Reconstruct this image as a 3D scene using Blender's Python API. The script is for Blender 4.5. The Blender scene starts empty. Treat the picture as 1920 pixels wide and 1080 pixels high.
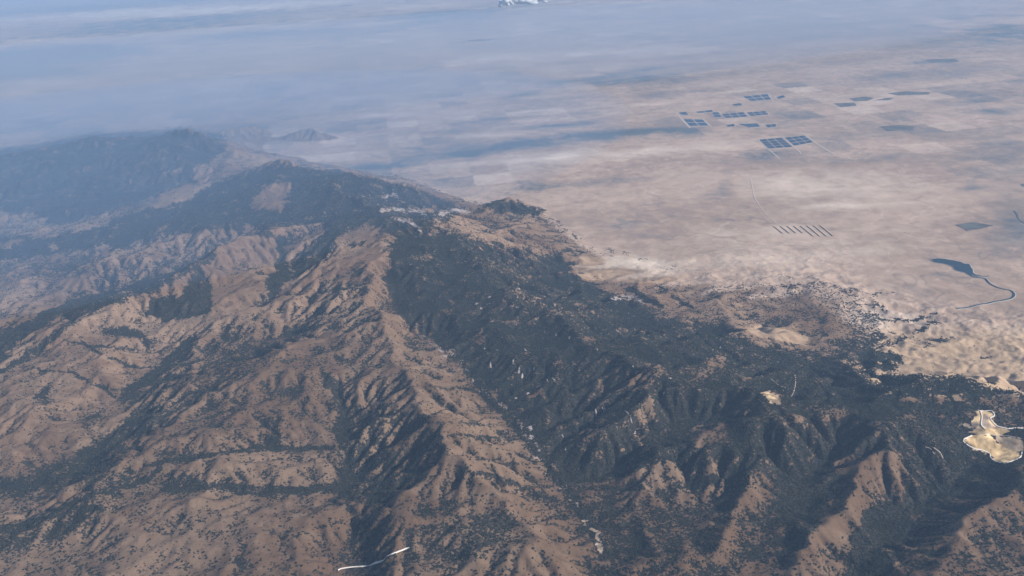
import bpy, math, time
import numpy as np
T0 = time.time()
R = math.radians
C = bpy.context.scene
COL = C.collection

# ------------------------------------------------------------------ camera
H = 7500.0                       # height of the aircraft above the plain, metres
PITCH, ROLL, F = R(22.0), R(3.5), 1663.0      # F: focal length in photo pixels (1920 wide)
f_ = np.array([0, math.cos(PITCH), -math.sin(PITCH)])
r0 = np.array([1.0, 0, 0]); u0 = np.array([0, math.sin(PITCH), math.cos(PITCH)])
u_ = u0 * math.cos(ROLL) + r0 * math.sin(ROLL)
r_ = r0 * math.cos(ROLL) - u0 * math.sin(ROLL)
from mathutils import Matrix
cam = bpy.data.cameras.new('camera'); camo = bpy.data.objects.new('camera', cam); COL.objects.link(camo)
cam.sensor_width = 36; cam.lens = 36 * F / 1920
cam.clip_start = 10; cam.clip_end = 900000
m = Matrix.Identity(4)
for i in range(3):
    m[i][0] = r_[i]; m[i][1] = u_[i]; m[i][2] = -f_[i]
m[2][3] = H
camo.matrix_world = m
C.camera = camo

# ------------------------------------------------------------------ sky, sun, exposure
SUN_EL, SUN_AZ = R(33), R(112)         # azimuth clockwise from +Y: the sun stands behind the right shoulder
w = bpy.data.worlds.new('World'); C.world = w; w.use_nodes = True
nt = w.node_tree; bg = nt.nodes['Background']
sky = nt.nodes.new('ShaderNodeTexSky'); sky.sky_type = 'NISHITA'; sky.sun_disc = False
sky.sun_elevation = SUN_EL; sky.sun_rotation = SUN_AZ; sky.altitude = 1500; sky.dust_density = 1.0
nt.links.new(sky.outputs[0], bg.inputs[0]); bg.inputs[1].default_value = 0.08
sl = bpy.data.lights.new('sun', 'SUN'); sl.energy = 5.0; sl.angle = R(0.5); sl.color = (1.0, 0.95, 0.88)
so = bpy.data.objects.new('sun', sl); COL.objects.link(so)
from mathutils import Vector
sdir = Vector((math.sin(SUN_AZ) * math.cos(SUN_EL), math.cos(SUN_AZ) * math.cos(SUN_EL), math.sin(SUN_EL)))
so.rotation_euler = sdir.to_track_quat('Z', 'Y').to_euler(); so.location = (0, 0, 9000)
C.view_settings.view_transform = 'Standard'; C.view_settings.look = 'None'
C.view_settings.exposure = 0.56; C.view_settings.gamma = 1
C.render.engine = 'CYCLES'
C.cycles.max_bounces = 3; C.cycles.diffuse_bounces = 1; C.cycles.volume_bounces = 0
C.cycles.use_denoising = True

HAZE_DENS = 1.0e-5
HAZE_COL = (0.43, 0.65, 1.0)

# ------------------------------------------------------------------ helpers
def tag(o, label=None, cat=None, group=None, kind=None):
    if label: o['label'] = label
    if cat: o['category'] = cat
    if group: o['group'] = group
    if kind: o['kind'] = kind
    return o

def mesh_obj(name, co, faces=None, quads=None, mats=(), parent=None, smooth=False):
    """co (n,3) array; faces list or int array (k,3|4)"""
    me = bpy.data.meshes.new(name)
    co = np.asarray(co, np.float32)
    fa = np.asarray(faces, np.int32); k = fa.shape[1]
    me.vertices.add(len(co)); me.vertices.foreach_set('co', co.ravel())
    me.loops.add(fa.size); me.loops.foreach_set('vertex_index', fa.ravel())
    me.polygons.add(len(fa)); me.polygons.foreach_set('loop_start', np.arange(0, fa.size, k, dtype=np.int32))
    if smooth: me.polygons.foreach_set('use_smooth', np.ones(len(fa), bool))
    for mt in mats: me.materials.append(mt)
    me.update(calc_edges=True)
    o = bpy.data.objects.new(name, me); COL.objects.link(o); o.parent = parent
    return o

def project(P):
    d = P - np.array([0, 0, H])
    z = d @ f_
    z = np.where(z < 1, 1, z)
    return 960 + F * (d @ r_) / z, 540 - F * (d @ u_) / z

def ray(px, py):
    px = np.asarray(px, float); py = np.asarray(py, float)
    return f_ + ((px - 960) / F)[..., None] * r_ + ((540 - py) / F)[..., None] * u_

def at(px, py, z=0.0):
    d = ray(px, py); t = (z - H) / d[..., 2]
    return np.stack([d[..., 0] * t, d[..., 1] * t], -1)

# gradient noise
def _h(ix, iy, s):
    n = (ix.astype(np.int64) * 374761393 + iy.astype(np.int64) * 668265263 + s * 974634777) & 0xffffffff
    n = ((n ^ (n >> 13)) * 1274126177) & 0xffffffff
    return ((n ^ (n >> 16)) & 0xffff).astype(np.float32) * np.float32(2 * math.pi / 65536)
def noise(x, y, s=0):
    ix = np.floor(x); iy = np.floor(y); fx = (x - ix).astype(np.float32); fy = (y - iy).astype(np.float32)
    u = fx * fx * fx * (fx * (fx * 6 - 15) + 10); v = fy * fy * fy * (fy * (fy * 6 - 15) + 10)
    def g(dx, dy):
        a = _h(ix + dx, iy + dy, s); return np.cos(a) * (fx - dx) + np.sin(a) * (fy - dy)
    a = g(0, 0); b = g(1, 0); c = g(0, 1); d = g(1, 1)
    return 1.5 * ((a + (b - a) * u) * (1 - v) + (c + (d - c) * u) * v)
def fbm(x, y, s=0, o=4, g=0.5):
    t = 0; a = 1.0; n = 0
    for i in range(o):
        t = t + a * noise(x * 2 ** i, y * 2 ** i, s + i * 17); n += a; a *= g
    return t / n * 1.4
def sstep(a, b, x):
    t = np.clip((x - a) / (b - a), 0, 1); return t * t * (3 - 2 * t)

def blur(a, n, k=1):
    """box blur, radius n cells, k passes"""
    for _ in range(k):
        for ax in (0, 1):
            p = np.pad(a, [(n + 1, n) if i == ax else (0, 0) for i in range(2)], mode='edge').astype(np.float64)
            c = np.cumsum(p, axis=ax)
            a = (c[2 * n + 1:] - c[:-2 * n - 1] if ax == 0 else c[:, 2 * n + 1:] - c[:, :-2 * n - 1]) / (2 * n + 1)
    return a.astype(np.float32)

# ------------------------------------------------------------------ macro relief: ridges and valleys (px, py, elevation)
LINES = [
 # skyline crest of the massif, seen against the plain
 [(350,345,700),(430,333,900),(520,308,1150),(600,325,1200),(700,335,1150),(760,350,950),(830,378,550)],
 [(600,325,1200),(650,370,1200),(715,400,1230),(800,415,1120),(880,440,1020),(900,500,980),(960,560,930),(1050,600,880),(1100,640,930),(1180,690,930),(1260,735,930),(1400,740,940),(1520,780,880),(1600,770,880),(1700,722,880),(1800,706,880),(1920,742,850),(2060,760,850)],
 [(520,308,1150),(545,350,1100),(480,390,950),(450,420,900)],
 # central crest and its arms
 [(715,400,1230),(650,440,1150),(600,500,1000),(517,553,800),(483,577,740),(400,613,610),(363,633,540)],
 [(700,440,1180),(705,520,1100),(700,560,1050),(640,612,960),(560,640,900),(462,712,850),(380,750,780),(311,790,720),(249,840,650),(178,929,550),(90,1010,480),(20,1090,430)],
 [(700,560,1050),(730,640,1000),(770,720,960),(800,790,920),(850,865,880),(890,900,820),(960,950,700),(1010,1010,600),(1000,1100,520)],
 [(850,865,880),(780,900,740),(720,960,620),(690,1040,480)],
 [(462,712,850),(520,760,780),(600,790,690)],
 [(311,790,720),(400,815,700),(520,815,640),(610,830,600)],
 [(230,870,620),(380,880,640),(520,868,600),(610,880,540)],
 [(178,929,550),(300,960,560),(450,945,540),(560,955,480),(620,970,430)],
 [(260,1010,500),(400,1030,480),(540,1000,450)],
 [(800,790,920),(900,800,760),(960,820,620)],
 [(770,720,960),(860,730,800),(900,745,680)],
 [(850,865,880),(940,880,690),(1010,900,520)],
 # valleys of the centre
 [(600,700,820),(635,745,700),(647,823,560),(655,884,470),(647,941,400),(643,1007,350),(660,1100,310)],
 [(735,520,880),(735,580,780),(800,640,690),(870,690,620),(930,760,560),(1000,840,490),(1060,920,410),(1100,980,360),(1130,1040,330),(1120,1110,310)],
 [(600,575,780),(520,625,650),(420,660,550),(340,690,450),(290,700,410)],
 [(530,450,850),(535,530,700),(500,568,630),(430,598,540),(350,640,460),(290,690,405),(235,740,370),(230,790,345),(150,870,310),(60,930,280),(-60,960,260)],
 [(284,875,600),(400,853,610),(502,842,580),(640,842,540)],
 [(300,920,520),(400,916,520),(533,918,490),(645,911,430)],
 # ridge on the left, its back valley, and the ridges behind
 [(560,425,1000),(500,440,1050),(450,450,1050),(380,497,900),(300,545,800),(230,567,720),(110,610,620),(0,695,520),(-90,740,450)],
 [(450,450,1050),(440,500,880),(455,560,660)],
 [(230,567,720),(270,620,580),(300,655,440)],
 [(110,610,620),(180,680,560),(215,730,420)],
 [(0,695,520),(90,760,480),(150,830,380)],
 [(480,420,820),(400,470,620),(340,513,520),(230,540,450),(120,577,400),(60,610,380),(-30,660,340)],
 [(480,390,950),(430,430,850),(330,440,800),(290,460,750),(190,470,650),(180,500,600),(100,510,550),(0,540,480),(-80,570,450)],
 [(350,345,700),(260,400,620),(160,435,520),(60,445,420),(-40,480,400)],
 [(-40,500,320),(60,490,350),(150,490,400),(250,470,480)],
 [(-80,305,900),(60,283,1000),(180,258,1150),(295,257,1050),(340,243,1480),(410,264,1050),(440,290,850),(430,333,850)],
 [(180,258,1150),(150,320,700),(60,370,350)],
 [(340,247,1300),(330,300,900),(280,345,500)],
 [(-60,450,120),(60,425,160),(170,405,220),(260,378,320),(330,350,420)],
 # forested massif on the right
 [(1100,640,930),(1000,690,760),(940,735,600)],
 [(1260,735,930),(1150,800,760),(1060,860,520)],
 [(1400,740,940),(1330,800,760),(1210,860,600)],
 [(1150,720,780),(1080,770,640),(1000,810,500)],
 [(1300,790,640),(1180,850,500),(1080,900,400)],
 [(900,500,980),(830,560,880),(790,600,760)],
 [(960,560,930),(900,620,800),(850,660,660)],
 [(1520,780,880),(1440,850,740),(1330,868,700),(1290,868,670),(1180,897,540),(1130,912,450)],
 [(1440,850,740),(1400,930,600),(1350,1000,510),(1280,1090,430)],
 [(1600,770,880),(1700,800,800),(1685,850,760),(1612,880,700),(1600,940,620),(1540,1010,520),(1460,1075,430)],
 [(1860,830,620),(1800,900,450),(1720,935,400),(1680,985,360),(1640,1050,320),(1620,1110,300)],
 [(1560,850,620),(1500,900,490),(1480,960,420),(1430,1020,360),(1380,1100,320)],
 [(1800,706,880),(1860,760,800),(1930,800,720)],
 [(2000,860,680),(1920,900,680),(1860,925,700),(1790,990,590),(1740,1090,520)],
 [(1330,930,520),(1230,980,420),(1170,1010,360),(1140,1050,330)],
 # foothills toward the plain
 [(1050,600,880),(1150,590,560),(1250,580,300),(1340,560,120)],
 [(1180,690,930),(1300,640,620),(1400,625,420),(1480,628,330),(1520,640,220)],
 [(1000,520,420),(1100,545,240),(1200,545,140)],
 [(880,440,1020),(960,460,600),(1040,480,260)],
 [(800,415,1120),(860,405,620),(900,402,300)],
 [(1120,610,560),(1240,610,380),(1360,600,220),(1460,590,120),(1600,570,60)],
 [(1260,660,700),(1400,670,480),(1520,680,300),(1600,650,120),(1640,610,50)],
 [(1600,770,880),(1560,720,620),(1580,690,360)],
 [(1040,480,260),(1090,490,170),(1150,495,60)], [(1070,520,230),(1110,515,190),(1170,508,130),(1235,508,40)], [(1180,545,220),(1215,532,180),(1280,522,60)],
 [(1250,560,240),(1290,542,170),(1350,530,50)], [(1340,560,150),(1390,545,120),(1450,532,40)], [(1440,570,120),(1500,552,90),(1570,540,30)], [(1540,580,100),(1600,562,70)],
 [(1060,505,90),(1110,500,40),(1160,500,15)], [(1130,530,90),(1180,520,50),(1240,514,12)], [(1220,548,90),(1260,535,50),(1320,524,12)], [(1300,560,90),(1340,545,50),(1400,534,12)], [(1410,565,60),(1450,552,30),(1520,538,10)],
 [(905,386,60),(930,380,260),(955,377,380),(985,383,300),(1020,396,80)],
 [(515,264,60),(545,252,280),(575,246,380),(610,252,240),(640,260,50)],
 [(400,262,300),(440,240,420),(480,238,380),(510,250,120)],
 [(20,225,150),(60,212,420),(100,210,480),(150,216,240)],
]
MOUNT = [(-400,300),(-80,285),(60,262),(180,240),(300,236),(345,228),(420,248),(500,285),(600,300),(700,318),(780,335),(850,368),(900,380),(1020,395),(1060,425),(1115,465),(1180,476),(1260,502),(1350,516),(1480,518),(1620,540),(1670,590),(1640,630),(1680,668),(1800,684),(1920,712),(2400,735),(2400,1500),(-400,1500)]
EXTRA = [[(890,390),(925,376),(960,370),(1030,392),(1010,402)], [(500,268),(545,248),(580,240),(650,260),(600,272)], [(385,270),(435,236),(485,232),(520,256),(500,285)], [(5,230),(60,204),(110,203),(170,222),(80,235)]]

def inpoly(x, y, poly):
    r = np.zeros(x.shape, bool); n = len(poly)
    for i in range(n):
        x1, y1 = poly[i]; x2, y2 = poly[(i + 1) % n]
        if y1 == y2: continue
        c = ((y1 > y) != (y2 > y)) & (x < (x2 - x1) * (y - y1) / (y2 - y1) + x1)
        r ^= c
    return r

GX0, GX1, GY0, GY1, DX = -26000, 17000, 4800, 43500, 30.0
def macro():
    prev = None
    for step in (16, 8, 4, 2):
        dx = DX * step
        xs = np.arange(GX0, GX1, dx) + dx / 2; ys = np.arange(GY0, GY1, dx) + dx / 2
        X, Y = np.meshgrid(xs, ys); ny, nx = X.shape
        px, py = project(np.stack([X, Y, np.zeros_like(X)], -1))
        jit = 14 * fbm(X / 900, Y / 900, 5, 3)
        plain = ~inpoly(px + jit, py + jit, MOUNT)
        for e in EXTRA: plain &= ~inpoly(px, py, e)
        plain &= (Y > 9000)
        val = np.zeros((ny, nx)); cnt = np.zeros((ny, nx))
        for L in LINES:
            L = np.array(L, float)
            P = np.array([np.append(at(a[0], a[1], a[2]), a[2]) for a in L])
            seg = np.linalg.norm(np.diff(P[:, :2], axis=0), axis=1)
            for k in range(len(P) - 1):
                n = max(2, int(seg[k] / dx * 2)); t = np.linspace(0, 1, n)[:, None]
                Q = P[k] * (1 - t) + P[k + 1] * t
                # natural wander
                Q[:, 0] += 160 * noise(Q[:, 0] / 900, Q[:, 1] / 900, 3); Q[:, 1] += 160 * noise(Q[:, 0] / 900, Q[:, 1] / 900, 4)
                ix = ((Q[:, 0] - GX0) / dx).astype(int); iy = ((Q[:, 1] - GY0) / dx).astype(int)
                ok = (ix >= 0) & (ix < nx) & (iy >= 0) & (iy < ny)
                np.add.at(val, (iy[ok], ix[ok]), Q[ok, 2]); np.add.at(cnt, (iy[ok], ix[ok]), 1)
        fix = cnt > 0; val[fix] /= cnt[fix]
        val[plain & ~fix] = 0; fix |= plain
        if prev is None: h = np.full((ny, nx), 300.0)
        else:
            iy = np.clip((np.arange(ny) + .5) / ny * prev.shape[0] - .5, 0, prev.shape[0] - 1)
            ix = np.clip((np.arange(nx) + .5) / nx * prev.shape[1] - .5, 0, prev.shape[1] - 1)
            h = bil(prev, ix[None, :] + 0 * iy[:, None], iy[:, None] + 0 * ix[None, :])
        h[fix] = val[fix]
        for it in range({16: 400, 8: 200, 4: 120, 2: 80}[step]):
            p = np.pad(h, 1, mode='edge')
            h = (p[:-2, 1:-1] + p[2:, 1:-1] + p[1:-1, :-2] + p[1:-1, 2:]) / 4
            h[fix] = val[fix]
        prev = h
    return prev

def bil(a, fx, fy):
    ny, nx = a.shape
    fx = np.clip(fx, 0, nx - 1.001); fy = np.clip(fy, 0, ny - 1.001)
    ix = fx.astype(np.int32); iy = fy.astype(np.int32); u = (fx - ix); v = (fy - iy)
    u = u.astype(np.float32); v = v.astype(np.float32)
    return (a[iy, ix] * (1 - u) + a[iy, ix + 1] * u) * (1 - v) + (a[iy + 1, ix] * (1 - u) + a[iy + 1, ix + 1] * u) * v

def flow(h):
    ny, nx = h.shape; N = ny * nx
    idx = np.arange(N).reshape(ny, nx); best = np.zeros((ny, nx), np.float32); rec = idx.copy()
    for dy in (-1, 0, 1):
        for dx in (-1, 0, 1):
            if not dx and not dy: continue
            d = DX * math.hypot(dx, dy)
            s = (h[1:-1, 1:-1] - h[1 + dy:ny - 1 + dy, 1 + dx:nx - 1 + dx]) / d
            b = best[1:-1, 1:-1]; mk = s > b
            b[mk] = s[mk]
            r = rec[1:-1, 1:-1]; r[mk] = (idx[1:-1, 1:-1] + dy * nx + dx)[mk]
    rec = rec.ravel()
    dep = (rec != np.arange(N)).astype(np.int32); rk = rec.copy()
    while True:
        add = dep[rk]
        if not add.any(): break
        dep = dep + add; rk = rk[rk]
    order = np.argsort(dep, kind='stable'); cs = np.concatenate([[0], np.cumsum(np.bincount(dep))])
    A = np.full(N, DX * DX, np.float64)
    for l in range(len(cs) - 2, 0, -1):
        i = order[cs[l]:cs[l + 1]]; np.add.at(A, rec[i], A[i])
    return rec, order, cs, A

def erode():
    m2 = macro()
    nx = int((GX1 - GX0) / DX); ny = int((GY1 - GY0) / DX)
    xs = GX0 + (np.arange(nx) + .5) * DX; ys = GY0 + (np.arange(ny) + .5) * DX
    X, Y = np.meshgrid(xs.astype(np.float32), ys.astype(np.float32))
    base = bil(m2.astype(np.float32), (X - GX0) / (2 * DX) - .5, (Y - GY0) / (2 * DX) - .5)
    mt = sstep(15, 160, base)
    base = base + mt * (115 * fbm(X / 1300, Y / 1300, 21, 4) + 18 * fbm(X / 260, Y / 260, 25, 3))
    base = base + mt * .55 * (base - blur(base, 22, 2))
    h = base.astype(np.float64).copy(); lowb = blur(base, 22, 2)
    qc = at(np.array(1862.), np.array(825.), 620.); qm = 1 - .9 * sstep(1500, 700, np.hypot(X - qc[0], Y - qc[1]))
    K = qm * 0.0068 * np.exp(0.7 * fbm(X / 400, Y / 400, 31, 3)) * np.clip(mt + .15, 0, 1)
    Kf = K.ravel()
    for it in range(16):
        rec, order, cs, A = flow(h)
        Fc = Kf * A ** 0.45
        hf = h.ravel()
        for l in range(1, len(cs) - 1):
            i = order[cs[l]:cs[l + 1]]; r = rec[i]; fc = Fc[i]
            hf[i] = (hf[i] + fc * hf[r]) / (1 + fc)
        h = hf.reshape(h.shape)
        p = np.pad(h, 1, mode='edge')
        h += 0.09 * (p[:-2, 1:-1] + p[2:, 1:-1] + p[1:-1, :-2] + p[1:-1, 2:] - 4 * h)
        h += 0.20 * (lowb - blur(h.astype(np.float32), 22, 2))
    rec, order, cs, A = flow(h)
    return h.astype(np.float32), np.log10(A).reshape(h.shape).astype(np.float32), mt
HG, AG, MT = erode()
print('erode', round(time.time() - T0, 1), HG.shape, HG.max())
# convexity (ridges +, gullies -) at two scales
CV = (HG - blur(HG, 3, 2)); CV2 = HG - blur(HG, 12, 2)
AGs = blur(AG, 1, 1)
gy, gx = np.gradient(HG, DX)

def gs(a, x, y):       # sample a relief grid at world x, y
    return bil(a, (x - GX0) / DX - .5, (y - GY0) / DX - .5)
def edgefade(x, y):
    return sstep(0, 2500, x - GX0) * sstep(0, 2500, GX1 - x) * sstep(0, 2500, GY1 - y)
LKX, LKY = at(np.array(1800.), np.array(503.))
def height(x, y):
    e = edgefade(x, y)
    mt = gs(MT, x, y)
    h = gs(HG, x, y) * e
    h = h + mt * e * (7 * fbm(x / 130, y / 130, 41, 3))
    # rolling foothills of the plain, fading out toward its flat floor
    d = np.hypot(x, y)
    roll = (1 - sstep(16500, 21500, y)) * sstep(-1500, 2500, x) * (1 - mt) * sstep(1500, 3200, np.hypot(x - LKX, y - LKY))
    low = (1 - mt) * (1 - sstep(17000, 24000, y))
    h = h + roll * (170 * (.55 - np.abs(fbm(x / 1100 + .3 * y / 1100, y / 900, 47, 5))).clip(0) + 25 * fbm(x / 260, y / 260, 48, 3)) + low * 8 * fbm(x / 500, y / 300, 52, 3)
    return h

def hit(px, py):
    """where the view ray through photo pixel (px,py) meets the relief"""
    px = np.atleast_1d(np.asarray(px, float)); py = np.atleast_1d(np.asarray(py, float))
    d = ray(px, py); t1 = (1500 - H) / d[:, 2]; t2 = (-20 - H) / d[:, 2]
    N = 400; tt = t1[:, None] + (t2 - t1)[:, None] * np.linspace(0, 1, N)[None]
    X = d[:, 0:1] * tt; Y = d[:, 1:2] * tt; Z = H + d[:, 2:3] * tt
    below = Z < height(X, Y); k = np.argmax(below, 1); k[k == 0] = N - 1
    a = tt[np.arange(len(k)), k - 1]; b = tt[np.arange(len(k)), k]
    for _ in range(14):
        mth = (a + b) / 2; x = d[:, 0] * mth; y = d[:, 1] * mth
        lo = (H + d[:, 2] * mth) < height(x, y)
        b = np.where(lo, mth, b); a = np.where(lo, a, mth)
    x = d[:, 0] * b; y = d[:, 1] * b
    return np.stack([x, y, height(x, y)], -1)

# ------------------------------------------------------------------ land cover traced from the photograph onto the relief
SCN = 2                     # raster cell = 2 photo pixels, with a margin of 100 cells
MW, MH, MO = 960 + 200, 540 + 200, 100
gyy, gxx = np.mgrid[0:MH, 0:MW]
PXg = (gxx - MO + .5) * SCN; PYg = (gyy - MO + .5) * SCN
def fillp(a, poly, v, soft=0, add=False):
    xs = [p[0] for p in poly]; ys = [p[1] for p in poly]; pad = soft * 3 * SCN + 4
    x0 = max(0, int((min(xs) - pad) / SCN) + MO); x1 = min(MW, int((max(xs) + pad) / SCN) + MO + 1)
    y0 = max(0, int((min(ys) - pad) / SCN) + MO); y1 = min(MH, int((max(ys) + pad) / SCN) + MO + 1)
    mk = inpoly(PXg[y0:y1, x0:x1], PYg[y0:y1, x0:x1], poly).astype(np.float32)
    if soft: mk = blur(mk, soft, 2)
    s = a[y0:y1, x0:x1]
    a[y0:y1, x0:x1] = s + mk * v if add else s * (1 - mk) + mk * v
def stroke(a, pts, wpx, v, add=False):
    for k in range(len(pts) - 1):
        (x1, y1), (x2, y2) = pts[k][:2], pts[k + 1][:2]
        pad = wpx * 2 + 4
        X0 = max(0, int((min(x1, x2) - pad) / SCN) + MO); X1 = min(MW, int((max(x1, x2) + pad) / SCN) + MO + 1)
        Y0 = max(0, int((min(y1, y2) - pad) / SCN) + MO); Y1 = min(MH, int((max(y1, y2) + pad) / SCN) + MO + 1)
        if X1 <= X0 or Y1 <= Y0: continue
        px = PXg[Y0:Y1, X0:X1]; py = PYg[Y0:Y1, X0:X1]
        L2 = (x2 - x1) ** 2 + (y2 - y1) ** 2 + 1e-6
        t = np.clip(((px - x1) * (x2 - x1) + (py - y1) * (y2 - y1)) / L2, 0, 1)
        d = np.hypot(px - x1 - t * (x2 - x1), py - y1 - t * (y2 - y1))
        mk = 1 - sstep(wpx * .35, wpx * .75, d)
        s = a[Y0:Y1, X0:X1]
        a[Y0:Y1, X0:X1] = np.maximum(s, mk * v) if v >= 0 and not add else s * (1 - mk) + mk * abs(v)
def msamp(a, px, py):
    return bil(a, px / SCN + MO - .5, py / SCN + MO - .5)

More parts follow.
